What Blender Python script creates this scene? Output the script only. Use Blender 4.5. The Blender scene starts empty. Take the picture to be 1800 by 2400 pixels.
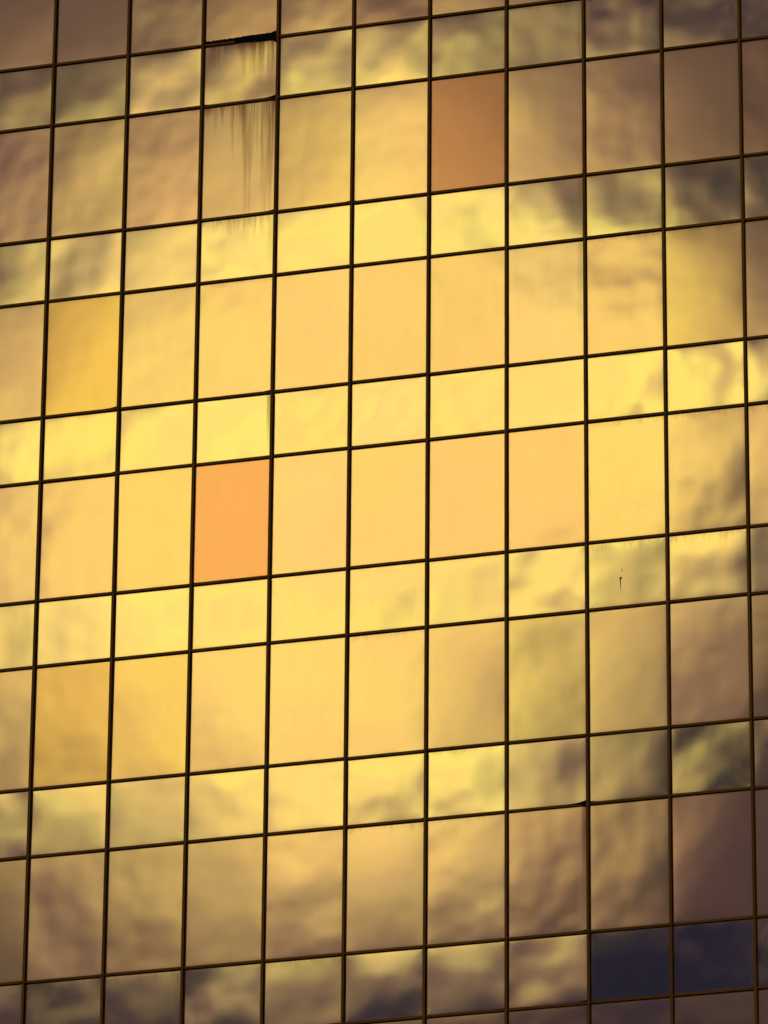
import bpy, bmesh, math, random
from mathutils import Matrix, Vector

scene = bpy.context.scene
COL = scene.collection
R = math.radians
rnd = random.Random(7)

# ------------------------------------------------------------------ camera
CAM_POS = Vector((28.872, -103.191, 1.6))
c_right = Vector((0.96374488, 0.26671059, 0.00782775))
c_up = Vector((0.10334265, -0.40014883, 0.91060486))
c_fwd = Vector((-0.24600022, 0.87678183, 0.41320396))
cam = bpy.data.cameras.new("camera")
cam_o = bpy.data.objects.new("camera", cam)
COL.objects.link(cam_o)
m = Matrix((c_right, c_up, -c_fwd)).transposed().to_4x4()
m.translation = CAM_POS
cam_o.matrix_world = m
cam.sensor_fit = 'VERTICAL'
cam.sensor_height = 36.0
cam.lens = 225.27
cam.clip_start = 0.5
cam.clip_end = 6000
scene.camera = cam_o
scene.cycles.max_bounces = 5
scene.cycles.diffuse_bounces = 1
scene.cycles.glossy_bounces = 4

# ------------------------------------------------------------------ exposure
scene.view_settings.view_transform = 'Standard'
scene.view_settings.look = 'None'
scene.view_settings.exposure = 0.0
scene.view_settings.gamma = 1.0
scene.view_settings.use_curve_mapping = False

# ------------------------------------------------------------------ sun: low, behind the tower, so the facade lies in shade
SUN_EL = 20.0
sl = bpy.data.lights.new("sun", 'SUN')
sl.energy = 2.5
sl.angle = R(0.5)
sl.color = (1.0, 0.90, 0.74)
so = bpy.data.objects.new("sun", sl)
so.rotation_euler = (R(-(90 - SUN_EL)), 0, 0)
so.location = (0, 60, 120)
COL.objects.link(so)

# ------------------------------------------------------------------ node helper
class NT:
    def __init__(self, tree):
        self.t = tree
        tree.nodes.clear()
    def n(self, kind, **kw):
        nd = self.t.nodes.new(kind)
        for k, v in kw.items():
            setattr(nd, k, v)
        return nd
    def link(self, a, b):
        self.t.links.new(a, b)
    def _in(self, sock, v):
        if isinstance(v, bpy.types.NodeSocket):
            self.link(v, sock)
        elif v is not None:
            sock.default_value = v
    def math(self, op, a, b=None, c=None, clamp=False):
        nd = self.n('ShaderNodeMath', operation=op, use_clamp=clamp)
        self._in(nd.inputs[0], a); self._in(nd.inputs[1], b)
        if c is not None: self._in(nd.inputs[2], c)
        return nd.outputs[0]
    def vmath(self, op, a, b=None, out=0, scale=None):
        nd = self.n('ShaderNodeVectorMath', operation=op)
        self._in(nd.inputs[0], a)
        if b is not None: self._in(nd.inputs[1], b)
        if scale is not None: self._in(nd.inputs['Scale'], scale)
        return nd.outputs[out]
    def noise(self, vec, scale, detail=2.0, rough=0.5, w=None, dist=0.0, out=0):
        nd = self.n('ShaderNodeTexNoise', noise_dimensions='4D' if w is not None else '3D')
        self.link(vec, nd.inputs['Vector'])
        if w is not None: self._in(nd.inputs['W'], w)
        nd.inputs['Scale'].default_value = scale
        nd.inputs['Detail'].default_value = detail
        nd.inputs['Roughness'].default_value = rough
        nd.inputs['Distortion'].default_value = dist
        return nd.outputs[out]
    def smooth(self, v, lo, hi, a=0.0, b=1.0):
        nd = self.n('ShaderNodeMapRange', interpolation_type='SMOOTHSTEP')
        self._in(nd.inputs[0], v)
        for i, x in zip((1, 2, 3, 4), (lo, hi, a, b)): self._in(nd.inputs[i], x)
        return nd.outputs[0]
    def mixc(self, f, a, b, blend='MIX'):
        nd = self.n('ShaderNodeMix', data_type='RGBA', blend_type=blend)
        self._in(nd.inputs[0], f); self._in(nd.inputs[6], a); self._in(nd.inputs[7], b)
        return nd.outputs[2]
    def mixf(self, f, a, b):
        nd = self.n('ShaderNodeMix', data_type='FLOAT')
        self._in(nd.inputs[0], f); self._in(nd.inputs[2], a); self._in(nd.inputs[3], b)
        return nd.outputs[0]
    def sep(self, v):
        nd = self.n('ShaderNodeSeparateXYZ'); self.link(v, nd.inputs[0]); return nd.outputs
    def comb(self, x, y, z):
        nd = self.n('ShaderNodeCombineXYZ')
        for i, v in enumerate((x, y, z)): self._in(nd.inputs[i], v)
        return nd.outputs[0]

# ------------------------------------------------------------------ world: blue sky with one big sunlit cloud bank facing the tower
world = bpy.data.worlds.new("World")
scene.world = world
world.use_nodes = True
world.cycles.sampling_method = 'MANUAL'
world.cycles.sample_map_resolution = 256
w = NT(world.node_tree)
sky = w.n('ShaderNodeTexSky', sky_type='NISHITA')
sky.sun_disc = False
sky.sun_elevation = R(SUN_EL)
sky.sun_rotation = 0.0
sky.air_density = 1.0
sky.dust_density = 0.2
sky.ozone_density = 8.0
tc = w.n('ShaderNodeTexCoord')
d = tc.outputs['Generated']
warp = w.noise(d, 17.0, 1.0, 0.5, out=1)
warp2 = w.noise(d, 55.0, 2.0, 0.5, out=1)
wv = w.vmath('SCALE', w.vmath('SUBTRACT', warp, (0.5, 0.5, 0.5)), scale=0.017)
wv2 = w.vmath('SCALE', w.vmath('SUBTRACT', warp2, (0.5, 0.5, 0.5)), scale=0.007)
dw = w.vmath('ADD', w.vmath('ADD', d, wv), wv2)
# axes of the cloud bank: camera axes mirrored in the facade, about 24 degrees up
K = 16.69
ax_r = Vector((c_right.x, -c_right.y, c_right.z))
ax_u = Vector((c_up.x, -c_up.y, c_up.z))
ax_f = Vector((c_fwd.x, -c_fwd.y, c_fwd.z))
cs = w.math('MULTIPLY', w.vmath('DOT_PRODUCT', dw, tuple(ax_r), out=1), K)
ct = w.math('MULTIPLY', w.vmath('DOT_PRODUCT', dw, tuple(ax_u), out=1), K)
cf = w.vmath('DOT_PRODUCT', d, tuple(ax_f), out=1)
BILLOWS_VIGNETTE = [(0.418, 0.218, -0.825, 0.767, 0.581), (1.035, -0.54, 0.057, 1.105, 1.351),  # cloud lobes, with the lens's corner darkening put into their brightness
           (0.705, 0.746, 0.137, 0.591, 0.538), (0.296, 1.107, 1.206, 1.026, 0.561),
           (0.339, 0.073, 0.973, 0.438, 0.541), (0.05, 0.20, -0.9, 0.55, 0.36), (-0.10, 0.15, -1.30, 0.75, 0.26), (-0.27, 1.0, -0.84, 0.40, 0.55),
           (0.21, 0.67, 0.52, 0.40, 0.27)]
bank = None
for a, x, y, rx, ry in BILLOWS_VIGNETTE:
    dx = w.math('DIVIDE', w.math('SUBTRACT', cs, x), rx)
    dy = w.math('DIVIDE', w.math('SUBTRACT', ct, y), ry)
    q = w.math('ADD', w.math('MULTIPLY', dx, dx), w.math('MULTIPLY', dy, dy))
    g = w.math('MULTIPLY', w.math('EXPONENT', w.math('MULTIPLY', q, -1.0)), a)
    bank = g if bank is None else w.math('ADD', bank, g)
n1 = w.noise(dw, 26.0, 1.5, 0.4)
n3 = w.noise(dw, 190.0, 2.0, 0.5)
n2 = w.noise(dw, 75.0, 2.0, 0.45)
# lens corner darkening put in as darker cloud rim, and a gap of open sky lies under its right end
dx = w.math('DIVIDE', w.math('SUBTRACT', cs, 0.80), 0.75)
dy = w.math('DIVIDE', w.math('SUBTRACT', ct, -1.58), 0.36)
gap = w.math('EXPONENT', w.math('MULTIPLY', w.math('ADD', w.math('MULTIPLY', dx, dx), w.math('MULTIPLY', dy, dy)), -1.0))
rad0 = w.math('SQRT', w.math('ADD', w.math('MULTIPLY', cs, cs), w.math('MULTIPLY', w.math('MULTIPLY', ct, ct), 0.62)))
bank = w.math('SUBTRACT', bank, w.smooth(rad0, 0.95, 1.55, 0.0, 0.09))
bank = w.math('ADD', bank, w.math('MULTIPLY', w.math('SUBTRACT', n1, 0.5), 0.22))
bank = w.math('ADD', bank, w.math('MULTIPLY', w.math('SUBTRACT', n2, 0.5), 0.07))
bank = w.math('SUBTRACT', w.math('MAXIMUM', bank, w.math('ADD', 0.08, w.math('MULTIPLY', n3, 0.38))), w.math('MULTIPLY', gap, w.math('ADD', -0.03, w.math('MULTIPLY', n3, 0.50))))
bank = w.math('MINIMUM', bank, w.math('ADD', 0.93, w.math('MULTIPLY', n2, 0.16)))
# the rest of the sky: broken cloud of the same kind
broken = w.smooth(w.noise(d, 5.5, 4.0, 0.55), 0.36, 0.62, 0.10, 0.92)
rad = w.math('SQRT', w.math('ADD', w.math('MULTIPLY', cs, cs), w.math('MULTIPLY', ct, ct)))
far = w.smooth(rad, 1.55, 2.5)
far = w.math('MAXIMUM', far, w.smooth(cf, 0.2, 0.0))
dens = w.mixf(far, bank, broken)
ramp = w.n('ShaderNodeValToRGB')
el = ramp.color_ramp.elements
el[0].position = 0.0; el[0].color = (0.008, 0.006, 0.085, 1)
el[1].position = 1.0; el[1].color = (1.06, 1.04, 1.0, 1)
for pos, c in ((0.14, (0.012, 0.015, 0.14)), (0.31, (0.080, 0.074, 0.22)), (0.49, (0.205, 0.180, 0.39)),
               (0.64, (0.37, 0.345, 0.56)), (0.78, (0.58, 0.565, 0.74)), (0.90, (0.83, 0.815, 0.90))):
    e = el.new(pos); e.color = (*c, 1)
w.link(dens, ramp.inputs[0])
hue = w.smooth(w.noise(d, 70.0, 0.0), 0.40, 0.60)
ccol = w.mixc(hue, (1.0, 0.955, 1.0, 1), (1.0, 1.04, 0.96, 1))
cl = w.mixc(1.0, ramp.outputs[0], ccol, 'MULTIPLY')
dirz = w.sep(d)[2]
cl = w.mixc(w.smooth(dirz, -0.02, 0.03), (0, 0, 0, 1), cl)
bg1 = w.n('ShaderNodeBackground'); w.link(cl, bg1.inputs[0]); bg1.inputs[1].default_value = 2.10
bg2 = w.n('ShaderNodeBackground'); w.link(sky.outputs[0], bg2.inputs[0])
w.link(w.smooth(dens, -0.55, 0.28, 0.05, 0.0), bg2.inputs[1])
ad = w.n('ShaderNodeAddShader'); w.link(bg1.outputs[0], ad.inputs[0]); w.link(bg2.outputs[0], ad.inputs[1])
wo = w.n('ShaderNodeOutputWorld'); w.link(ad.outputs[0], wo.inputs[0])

# ------------------------------------------------------------------ materials
def newmat(name):
    mt = bpy.data.materials.new(name); mt.use_nodes = True
    return mt, NT(mt.node_tree)

PW = 1.472                       # pane width
SP, VI = 1.32793, 2.43334        # spandrel and vision row heights
REFL = 0.5

def glass_material(name, hh, rough, a1, s1, a2, s2, bow, room):
    """gold coated mirror glass; pane-local coordinates; Object colour = coating tint (alpha = drip dirt); index = side dirt"""
    mt, t = newmat(name)
    tcn = t.n('ShaderNodeTexCoord'); p = tcn.outputs['Object']
    oi = t.n('ShaderNodeObjectInfo')
    x, y, z = t.sep(p)
    pid = t.math('MULTIPLY', oi.outputs['Random'], 91.7)
    # unevenness of the sheet, in metres
    pp = t.comb(x, pid, z)
    h1 = t.noise(pp, s1, 0.0, 0.4)
    h2 = t.noise(pp, s2, 0.0, 0.45)
    nx = t.math('DIVIDE', x, PW / 2); nz = t.math('DIVIDE', z, hh)
    pil = t.math('MULTIPLY', t.math('SUBTRACT', 1.0, t.math('MULTIPLY', nx, nx)),
                 t.math('SUBTRACT', 1.0, t.math('MULTIPLY', nz, nz)))
    r2 = t.math('FRACT', t.math('MULTIPLY', oi.outputs['Random'], 37.3))
    r3 = t.math('FRACT', t.math('MULTIPLY', oi.outputs['Random'], 113.9))
    amp = t.math('ADD', 0.45, t.math('MULTIPLY', r2, 1.0))
    h = t.math('ADD', t.math('MULTIPLY', h1, a1), t.math('MULTIPLY', h2, a2))
    h = t.math('MULTIPLY', h, amp)
    # the edges are pinched by the gaskets
    edge = t.math('MINIMUM', t.math('SUBTRACT', PW / 2, t.math('ABSOLUTE', x)), t.math('SUBTRACT', hh, t.math('ABSOLUTE', z)))
    pinch = t.math('MULTIPLY', t.math('EXPONENT', t.math('MULTIPLY', edge, -16.0)), a2 * 0.25)
    h = t.math('SUBTRACT', h, pinch)
    h = t.math('ADD', h, t.math('MULTIPLY', pil, t.math('MULTIPLY', t.math('SUBTRACT', r3, 0.35), bow)))
    bump = t.n('ShaderNodeBump'); bump.inputs['Strength'].default_value = 1.0
    bump.inputs['Distance'].default_value = 1.0
    t.link(h, bump.inputs['Height'])
    # dirt: drips from the top edge
    ox = t.comb(t.math('MULTIPLY', x, 1.0), pid, t.math('MULTIPLY', z, 0.03))
    fine = t.math('ADD', t.math('MULTIPLY', t.smooth(t.noise(ox, 14.0, 3.0, 0.72), 0.33, 0.66), 0.7), t.math('MULTIPLY', t.smooth(t.noise(ox, 4.0, 1.0), 0.35, 0.65), 0.45), clamp=True)
    ox2 = t.comb(x, t.math('ADD', pid, 5.0), 0.0)
    lenn = t.math('POWER', t.smooth(t.noise(ox2, 5.0, 3.0, 0.7), 0.28, 0.70), 1.1)
    sa = oi.outputs['Alpha']
    rgt = t.math('ADD', 0.75, t.math('MULTIPLY', t.math('MULTIPLY', nx, sa), 0.75))
    ln = t.math('ADD', 0.012, t.math('MULTIPLY', t.math('MULTIPLY', lenn, rgt), t.math('MULTIPLY', sa, 3.4)))
    depth = t.math('SUBTRACT', hh - 0.02, z)
    drip = t.math('SUBTRACT', 1.0, t.math('DIVIDE', depth, ln), clamp=True)
    drip = t.math('MULTIPLY', t.math('MULTIPLY', drip, fine), t.math('MINIMUM', t.math('ADD', 0.25, t.math('MULTIPLY', sa, 2.0)), 1.0), clamp=True)
    # dirt along one side
    side = t.math('MULTIPLY', oi.outputs['Object Index'], 0.1)
    sx = t.smooth(x, PW / 2 - 0.20, PW / 2 - 0.05)
    sd = t.math('MULTIPLY', t.math('MULTIPLY', sx, t.smooth(t.noise(ox, 7.0, 2.0), 0.35, 0.6)), side)
    sd = t.math('MULTIPLY', sd, t.smooth(z, -hh * 1.2, hh * 0.8))
    # film of dust everywhere
    film = t.smooth(t.noise(t.comb(x, pid, t.math('MULTIPLY', z, 0.25)), 5.0, 3.0, 0.65), 0.40, 0.75, 0.0, 0.04)
    dirt = t.math('MAXIMUM', t.math('MAXIMUM', drip, t.math('MULTIPLY', sd, 0.8)), film, clamp=True)
    grime = t.math('MULTIPLY', t.math('EXPONENT', t.math('MULTIPLY', edge, -38.0)), t.smooth(t.noise(pp, 3.0, 2.0), 0.3, 0.7, 0.1, 0.7))
    dirt = t.math('MAXIMUM', t.math('MULTIPLY', dirt, 0.85), grime, clamp=True)
    # black silicone bead with rounded corners round the sheet
    rc = 0.035
    qx = t.math('MAXIMUM', t.math('SUBTRACT', t.math('ABSOLUTE', x), PW / 2 - 0.005 - rc), 0.0)
    qz = t.math('MAXIMUM', t.math('SUBTRACT', t.math('ABSOLUTE', z), hh - 0.005 - rc), 0.0)
    qq = t.math('SQRT', t.math('ADD', t.math('MULTIPLY', qx, qx), t.math('MULTIPLY', qz, qz)))
    wob = t.math('MULTIPLY', t.math('SUBTRACT', t.noise(pp, 6.0, 1.0), 0.5), 0.016)
    bead = t.smooth(t.math('ADD', qq, wob), rc - 0.008, rc + 0.004)
    tint = t.vmath('SCALE', oi.outputs['Color'], scale=REFL)
    gl = t.n('ShaderNodeBsdfGlossy'); t.link(tint, gl.inputs['Color'])
    gl.inputs['Roughness'].default_value = rough
    t.link(bump.outputs[0], gl.inputs['Normal'])
    df = t.n('ShaderNodeBsdfDiffuse'); df.inputs[0].default_value = (0.20, 0.070, 0.012, 1)
    bk = t.n('ShaderNodeBsdfDiffuse'); bk.inputs[0].default_value = (0.004, 0.003, 0.002, 1)
    # what is behind the coating: brown blinds and lining, seen weakly
    bl = t.n('ShaderNodeBsdfDiffuse'); bl.inputs[0].default_value = (0.30, 0.10, 0.05, 1)
    m0 = t.n('ShaderNodeMixShader'); m0.inputs[0].default_value = room; t.link(gl.outputs[0], m0.inputs[1]); t.link(bl.outputs[0], m0.inputs[2])
    m1 = t.n('ShaderNodeMixShader'); t.link(dirt, m1.inputs[0]); t.link(m0.outputs[0], m1.inputs[1]); t.link(df.outputs[0], m1.inputs[2])
    m2 = t.n('ShaderNodeMixShader'); t.link(bead, m2.inputs[0]); t.link(m1.outputs[0], m2.inputs[1]); t.link(bk.outputs[0], m2.inputs[2])
    o = t.n('ShaderNodeOutputMaterial'); t.link(m2.outputs[0], o.inputs[0])
    return mt

HV, HS = (VI - 0.028) / 2, (SP - 0.028) / 2
MAT_VISION = glass_material('gold_vision_glass', HV, 0.055, 0.0034, 0.9, 0.0006, 2.6, 0.0024, 0.10)
MAT_FILM = glass_material('orange_film_glass', HV, 0.09, 0.0012, 0.9, 0.0003, 2.6, 0.0004, 0.30)
MAT_SPANDREL = glass_material('gold_spandrel_glass', HS, 0.025, 0.0062, 1.0, 0.0010, 2.3, 0.0026, 0.03)

def plain(name, col, rough, metal=0.0, spec=0.3, var=0.25, scale=6.0):
    mt, t = newmat(name)
    tcn = t.n('ShaderNodeTexCoord'); p = tcn.outputs['Object']
    oi = t.n('ShaderNodeObjectInfo')
    nz = t.noise(p, scale, 4.0, 0.6, w=t.math('MULTIPLY', oi.outputs['Random'], 50.0))
    f = t.math('ADD', 1.0 - var / 2, t.math('MULTIPLY', nz, var))
    f = t.math('MULTIPLY', f, t.math('ADD', 1.0 - var * .4, t.math('MULTIPLY', oi.outputs['Random'], var * .8)))
    c = t.vmath('SCALE', col, scale=f)
    b = t.n('ShaderNodeBsdfPrincipled'); t.link(c, b.inputs['Base Color'])
    b.inputs['Roughness'].default_value = rough; b.inputs['Metallic'].default_value = metal
    b.inputs['Specular IOR Level'].default_value = spec
    o = t.n('ShaderNodeOutputMaterial'); t.link(b.outputs[0], o.inputs[0])
    return mt

MAT_BRONZE = plain('bronze_anodised_cap', (0.085, 0.038, 0.004), 0.7, 0.0, 0.0, 0.35)
MAT_RUBBER = plain('black_gasket', (0.0035, 0.0028, 0.0025), 0.9, 0.0, 0.02)
MAT_CORE = plain('dark_spandrel_lining', (0.02, 0.018, 0.016), 0.8)
MAT_CLAD = plain('bronze_wall_cladding', (0.10, 0.07, 0.04), 0.5)
MAT_PAVE = plain('concrete_paving', (0.22, 0.21, 0.19), 0.85, scale=0.4)

mt, t = newmat('gold_outer_glass')
gl = t.n('ShaderNodeBsdfGlossy'); gl.inputs['Color'].default_value = (0.5, 0.33, 0.075, 1); gl.inputs['Roughness'].default_value = 0.05
tcn = t.n('ShaderNodeTexCoord')
hb = t.math('MULTIPLY', t.noise(tcn.outputs['Object'], 0.9, 1.0), 0.005)
bp = t.n('ShaderNodeBump'); bp.inputs['Distance'].default_value = 1.0; t.link(hb, bp.inputs['Height'])
t.link(bp.outputs[0], gl.inputs['Normal'])
o = t.n('ShaderNodeOutputMaterial'); t.link(gl.outputs[0], o.inputs[0])
MAT_OUTER = mt
mt, t = newmat('rust_brown_dirt')
df = t.n('ShaderNodeBsdfDiffuse'); df.inputs[0].default_value = (0.045, 0.022, 0.008, 1)
o = t.n('ShaderNodeOutputMaterial'); t.link(df.outputs[0], o.inputs[0])
MAT_DIRT = mt

# ------------------------------------------------------------------ mesh helpers
def box_bm(bm, x0, x1, y0, y1, z0, z1):
    vs = [bm.verts.new(v) for v in ((x0, y0, z0), (x1, y0, z0), (x1, y1, z0), (x0, y1, z0),
                                    (x0, y0, z1), (x1, y0, z1), (x1, y1, z1), (x0, y1, z1))]
    for f in ((0, 3, 2, 1), (4, 5, 6, 7), (0, 1, 5, 4), (1, 2, 6, 5), (2, 3, 7, 6), (3, 0, 4, 7)):
        bm.faces.new([vs[i] for i in f])

def finish(bm, name, mat, bevel=0.0):
    if bevel:
        bmesh.ops.bevel(bm, geom=bm.edges[:], offset=bevel, segments=1, affect='EDGES')
    me = bpy.data.meshes.new(name); bm.to_mesh(me); bm.free()
    me.materials.append(mat)
    return me

def box_mesh(name, mat, x0, x1, y0, y1, z0, z1, bevel=0.0):
    bm = bmesh.new(); box_bm(bm, x0, x1, y0, y1, z0, z1)
    return finish(bm, name, mat, bevel)

def put(name, mesh, parent=None, loc=(0, 0, 0), rot=(0, 0, 0)):
    ob = bpy.data.objects.new(name, mesh)
    COL.objects.link(ob)
    ob.parent = parent
    ob.location = loc
    ob.rotation_euler = rot
    return ob

# ------------------------------------------------------------------ ground
g = put('ground', box_mesh('ground', MAT_PAVE, -2500, 2500, -2500, 2500, -1.0, 0.0))
g['kind'] = 'structure'

# ------------------------------------------------------------------ tower
W = 1.5
ZTOP = 60.448
def VX(i): return (i - 5.5) * W
def HZ(j): return ZTOP - ((j - 1) // 2 * (SP + VI) + ((j - 1) % 2) * SP)

tower = bpy.data.objects.new('glass_tower', None)
COL.objects.link(tower)
tower.location = (0, 0, 0)
tower['label'] = 'gold mirror glass office tower facade gridded by thin dark bronze mullions reflecting clouds'
tower['category'] = 'building'

C0, C1 = -1, 12            # columns of panes built one by one
R0, R1 = -1, 14            # rows of panes built one by one
A0, A1 = -10, 21           # verticals at the tower's ends
J0, J1 = -5, 33            # top and bottom transoms of the tower

put('tower_core', box_mesh('tower_core', MAT_CORE, VX(A0) + .05, VX(A1) - .05, 0.10, 26.0, 0.0, HZ(J0) - .02), tower)
bm = bmesh.new()
box_bm(bm, VX(A0) - .30, VX(A0) + .04, -0.06, 26.2, 0.0, HZ(J0) + .5)
box_bm(bm, VX(A1) - .04, VX(A1) + .30, -0.06, 26.2, 0.0, HZ(J0) + .5)
box_bm(bm, VX(A0) + .045, VX(A1) - .045, 26.01, 26.2, 0.0, HZ(J0) + .5)
put('side_cladding', finish(bm, 'side_cladding', MAT_CLAD), tower)
put('parapet', box_mesh('parapet', MAT_BRONZE, VX(A0) + .045, VX(A1) - .045, -0.05, 0.30, HZ(J0) + .03, HZ(J0) + .5), tower)

# ---- panes
def pane_mesh(name, hh, mat):
    bm = bmesh.new()
    box_bm(bm, -PW / 2, PW / 2, 0.0, 0.024, -hh, hh)
    return finish(bm, name, mat, 0.003)
ME_V = pane_mesh('vision_pane', HV, MAT_VISION)
ME_F = pane_mesh('replacement_pane', HV, MAT_FILM)
ME_S = pane_mesh('spandrel_pane', HS, MAT_SPANDREL)

ORANGE = {(6, 2): (0.97, 0.455, 0.105), (3, 6): (1.30, 0.595, 0.125)}
TINT = {(1, 4): (1.0, 0.60, 0.095), (1, 8): (0.93, 0.56, 0.10), (2, 8): (1.0, 0.64, 0.125),
        (9, 4): (0.97, 0.635, 0.13), (2, 6): (1.05, 0.69, 0.15), (7, 8): (0.98, 0.675, 0.145)}
DRIP = {(3, 1): 0.42, (3, 2): 0.95, (3, 3): 0.21, (3, 4): 0.10, (7, 1): .10, (8, 7): .12, (9, 7): .16, (5, 8): .12, (5, 10): .13,
        (4, 11): .14, (9, 6): .12, (8, 6): .10, (1, 11): .10, (2, 11): .12, (6, 10): .10, (10, 6): .16, (9, 4): .10, (8, 4): .10,
        (6, 2): 0.0, (3, 6): 0.0, (1, 4): 0.0}
SIDE = {(3, 2): 7, (3, 3): 5, (3, 5): 8, (7, 1): 8, (7, 2): 4, (7, 3): 5, (7, 4): 4, (7, 10): 9, (7, 11): 5, (2, 11): 5, (7, 12): 6, (3, 1): 4}
LEAN = {(8, 11): (0.0066, 0, -0.001), (9, 11): (0.0080, 0, 0.001), (9, 9): (0.004, 0, -0.004), (10, 11): (0.004, 0, 0), (8, 12): (0.0, 0, 0), (9, 12): (0.0, 0, 0)}
for c in range(C0, C1 + 1):
    for r in range(R0, R1 + 1):
        sp = (r % 2 == 1)
        zc = (HZ(r) + HZ(r + 1)) / 2
        ob = put('spandrel_pane' if sp else 'vision_pane', ME_F if (c, r) in ORANGE else ME_S if sp else ME_V, tower,
                 ((VX(c) + VX(c + 1)) / 2, 0.0, zc),
                 (rnd.gauss(0, 0.0018), 0.0, rnd.gauss(0, 0.0018)))
        if (c, r) in LEAN: ob.rotation_euler = LEAN[(c, r)]
        k = 1.0 + rnd.gauss(0, 0.015)
        if (c, r) in ORANGE:
            tint = ORANGE[(c, r)]
            ob['label'] = ('dull rust orange replacement pane near the top' if r == 2
                           else 'bright orange replacement pane left of centre')
        elif (c, r) in TINT:
            tint = TINT[(c, r)]
        elif sp:
            tint = (k, k * (0.712 + rnd.gauss(0, 0.016)), k * (0.166 + rnd.gauss(0, .006)))
        else:
            k *= 1.05
            tint = (k, k * (0.640 + rnd.gauss(0, 0.022)), k * (0.156 + rnd.gauss(0, .006)))
        drip = DRIP.get((c, r), max(0.0, rnd.gauss(0.0, 0.03)))
        ob.color = (*tint, drip if drip > .2 else drip * .7)
        ob.pass_index = SIDE.get((c, r), 0)
        if (c, r) == (8, 7):
            # bird strike: a small splash, a fleck above it and a run of dirt below
            bm = bmesh.new()
            cx, cz = -0.13, -0.09
            def blob(px, pz, rx, rz, n=9):
                ring = [bm.verts.new((px + rx * math.cos(a) * (1 + .25 * math.sin(3 * a)), -0.001, pz + rz * math.sin(a)))
                        for a in [i * 2 * math.pi / n for i in range(n)]]
                top = bm.verts.new((px, -0.007, pz))
                for i in range(n): bm.faces.new((ring[i], ring[(i + 1) % n], top))
            blob(cx, cz, 0.020, 0.026)
            blob(cx + 0.018, cz + 0.012, 0.011, 0.016)
            blob(cx + 0.030, cz + 0.165, 0.006, 0.028)
            blob(cx + 0.022, cz + 0.135, 0.004, 0.02)
            n = 10
            rows = []
            for i in range(n + 1):
                f = i / n
                wv_ = 0.010 * (1 - f) ** 1.2 + 0.0008
                xx = cx - 0.004 + 0.012 * f
                zz = cz - 0.34 * f
                rows.append([bm.verts.new((xx - wv_, -0.001, zz)), bm.verts.new((xx, -0.003, zz)), bm.verts.new((xx + wv_, -0.001, zz))])
            for i in range(n):
                for q in range(2):
                    bm.faces.new((rows[i][q], rows[i + 1][q], rows[i + 1][q + 1], rows[i][q + 1]))
            s_ = put('dirt_splash', finish(bm, 'dirt_splash', MAT_DIRT), ob)
            s_['label'] = 'small dark splash with a thin run of dirt below it'

# ---- transoms: a shallow bronze cap on a black gasket
LT = W - 0.040
ME_TC = box_mesh('transom', MAT_BRONZE, -LT / 2, LT / 2, -0.042, -0.031, -0.021, 0.026, 0.0025)
ME_TG = box_mesh('gasket', MAT_RUBBER, -LT / 2, LT / 2, -0.0315, 0.06, -0.018, 0.0215)
ME_TSHORT = box_mesh('transom', MAT_BRONZE, -LT / 2, LT * -0.08, -0.042, -0.031, -0.021, 0.020, 0.0025)
trans = {}
for c in range(C0, C1 + 1):
    for j in range(R0, R1 + 2):
        tilt = rnd.gauss(0, 0.0012)
        me = ME_TSHORT if (c, j) == (3, 1) else ME_TC
        ob = put('transom', me, tower, ((VX(c) + VX(c + 1)) / 2, rnd.gauss(0, 0.0015), HZ(j) + rnd.gauss(0, 0.003)), (0, tilt, 0))
        put('gasket', ME_TG, ob)
        trans[(c, j)] = ob

def sealant(parent, pts, y0, y1):
    """ragged black bead: pts = (x, low, high) in the parent's space"""
    bm = bmesh.new()
    rows = []
    for x, lo, hi in pts:
        rows.append([bm.verts.new(v) for v in ((x, y1, lo), (x, y0 + .004, lo + .003), (x, y0, (lo + hi) / 2), (x, y0 + .004, hi - .003), (x, y1, hi))])
    for a, b in zip(rows, rows[1:]):
        for i in range(4):
            bm.faces.new((a[i], b[i], b[i + 1], a[i + 1]))
    bm.faces.new(rows[0]); bm.faces.new(rows[-1][::-1])
    return put('sealant', finish(bm, 'sealant', MAT_RUBBER), parent)

# open joint above the streaked pane, its cap half gone and the sealant squeezed out
pts = []
n = 46
for i in range(n + 1):
    f = i / n
    hi = 0.080 + 0.026 * f + (0.018 if f > .93 else 0) + rnd.uniform(-.008, .010)
    if f < .04: hi += 0.05 * (1 - f / .04)
    lo = (0.020 if f < .38 else 0.020 - 0.058 * min(1, (f - .38) / .35)) + (rnd.uniform(-.008, .003) if f > .38 else 0)
    if f > .9: lo -= 0.10 * ((f - .9) / .1) ** 2
    pts.append((-LT / 2 + LT * f, lo, hi))
sl_ = sealant(trans[(3, 1)], pts, -0.0405, 0.004)
sl_['label'] = 'ragged black sealant squeezed out of an open joint'

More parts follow.
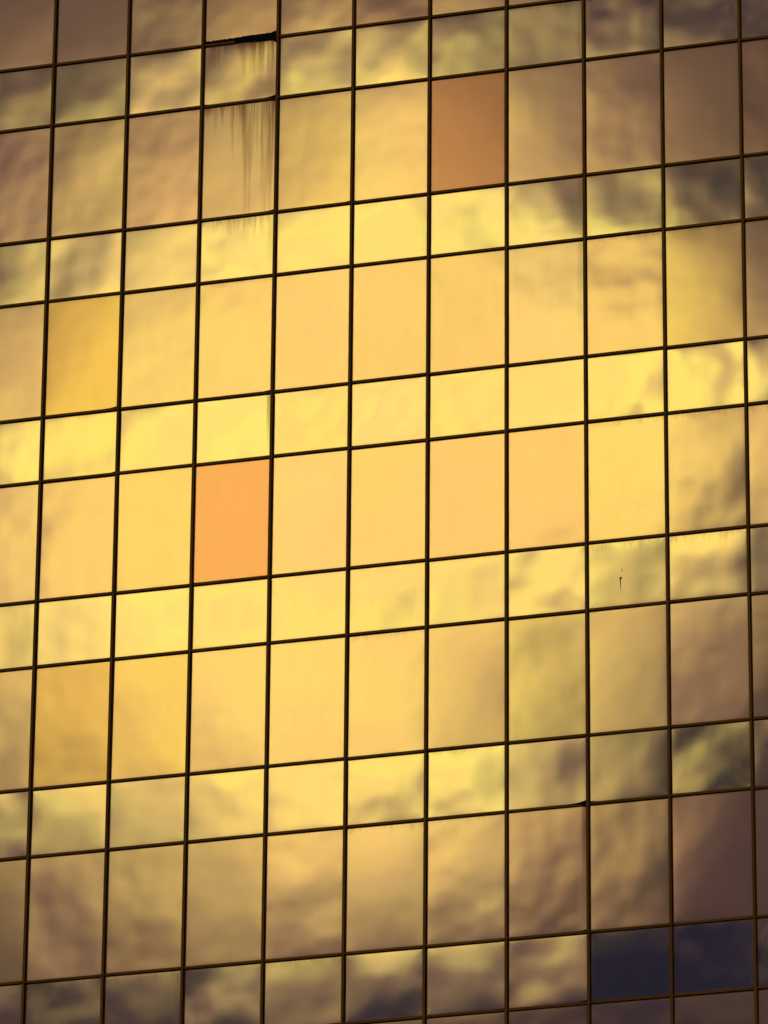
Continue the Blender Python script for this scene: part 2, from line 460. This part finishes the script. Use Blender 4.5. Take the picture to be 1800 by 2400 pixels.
# corners where the sealant has crept out over the cap ends: (column, transom, side, length, above, below)
for c, j, side, L, up, dn in ((7, 10, 1, .42, .055, .012), (8, 10, -1, .30, .030, .020), (3, 2, 1, .34, .050, .012), (3, 2, -1, .22, .03, .03),
                              (4, 2, -1, .10, .02, .01), (3, 5, 1, .30, .028, .008), (1, 5, 1, .40, .035, .004), (7, 11, 1, .26, .032, .004),
                              (3, 3, 1, .30, .035, .004), (4, 3, 1, .22, .024, .002), (5, 3, -1, .20, .022, .006), (8, 6, -1, .34, .012, .014),
                              (4, 6, -1, .05, .02, .01), (5, 6, -1, .14, .025, .010), (1, 6, 1, .20, .028, .004), (7, 12, 1, .34, .036, .006),
                              (9, 12, 1, .12, .02, .004), (2, 3, 1, .18, .022, .002), (3, 3, -1, .16, .018, .006), (6, 3, -1, .14, .014, .004), (2, 4, 1, .14, .02, .0),
                              (3, 7, -1, .24, .016, .002), (5, 10, 1, .12, .02, .0), (7, 3, 1, .12, .02, .0)):
    pts = []
    for i in range(9):
        f = i / 8
        a = f ** 2.2
        hi = 0.0235 + up * a + rnd.uniform(-.002, .002)
        lo = (0.0195 - 0.035 * f if (up >= .05) else 0.0195) - (dn + .02) * a * (1 if up >= .05 else .4)
        x = LT / 2 - L * (1 - f)
        pts.append((x if side > 0 else -x, lo, hi))
    if side < 0: pts = pts[::-1]
    sealant(trans[(c, j)], pts, -0.0445, 0.003)

# ---- mullions: one deep bronze cap a storey on a black gasket, with open joints between the lengths
FL = SP + VI
ME_MC = box_mesh('mullion', MAT_BRONZE, -0.026, 0.021, -0.082, -0.070, -FL + 0.012, -0.002, 0.0025)
ME_MG = box_mesh('gasket', MAT_RUBBER, -0.0185, 0.0185, -0.0705, 0.07, -FL, 0.0)
for i in range(C0, C1 + 2):
    for j in range(R0, R1 + 2, 2):
        ob = put('mullion', ME_MC, tower, (VX(i) + rnd.gauss(0, .0012), rnd.gauss(0, .001), HZ(j) - 0.035), (0, rnd.gauss(0, .0003), 0))
        put('gasket', ME_MG, ob)

# ---- the rest of the facade, outside the photograph
bm = bmesh.new(); bf = bmesh.new()
for c in range(A0, A1):
    for r in range(J0, J1):
        if C0 <= c <= C1 and R0 <= r <= R1: continue
        box_bm(bm, VX(c) + .014, VX(c + 1) - .014, 0.0, 0.024, HZ(r + 1) + .014, HZ(r) - .014)
        box_bm(bf, VX(c) + .02, VX(c + 1) - .02, -0.034, 0.06, HZ(r) - .022, HZ(r) + .022)
zb, zt = HZ(R1 + 3) - .045, HZ(R0)
for i in range(A0 + 1, A1):
    if C0 <= i <= C1 + 1:
        box_bm(bf, VX(i) - .0205, VX(i) + .0205, -0.066, 0.06, 0.0, HZ(R1 + 2) - FL * 0 - .06)
        box_bm(bf, VX(i) - .0205, VX(i) + .0205, -0.066, 0.06, zt + .02, HZ(J0))
    else:
        box_bm(bf, VX(i) - .0205, VX(i) + .0205, -0.066, 0.06, 0.0, HZ(J0))
ob = put('outer_glazing', finish(bm, 'outer_glazing', MAT_OUTER), tower); ob['kind'] = 'stuff'
ob = put('outer_framing', finish(bf, 'outer_framing', MAT_BRONZE), tower); ob['kind'] = 'stuff'
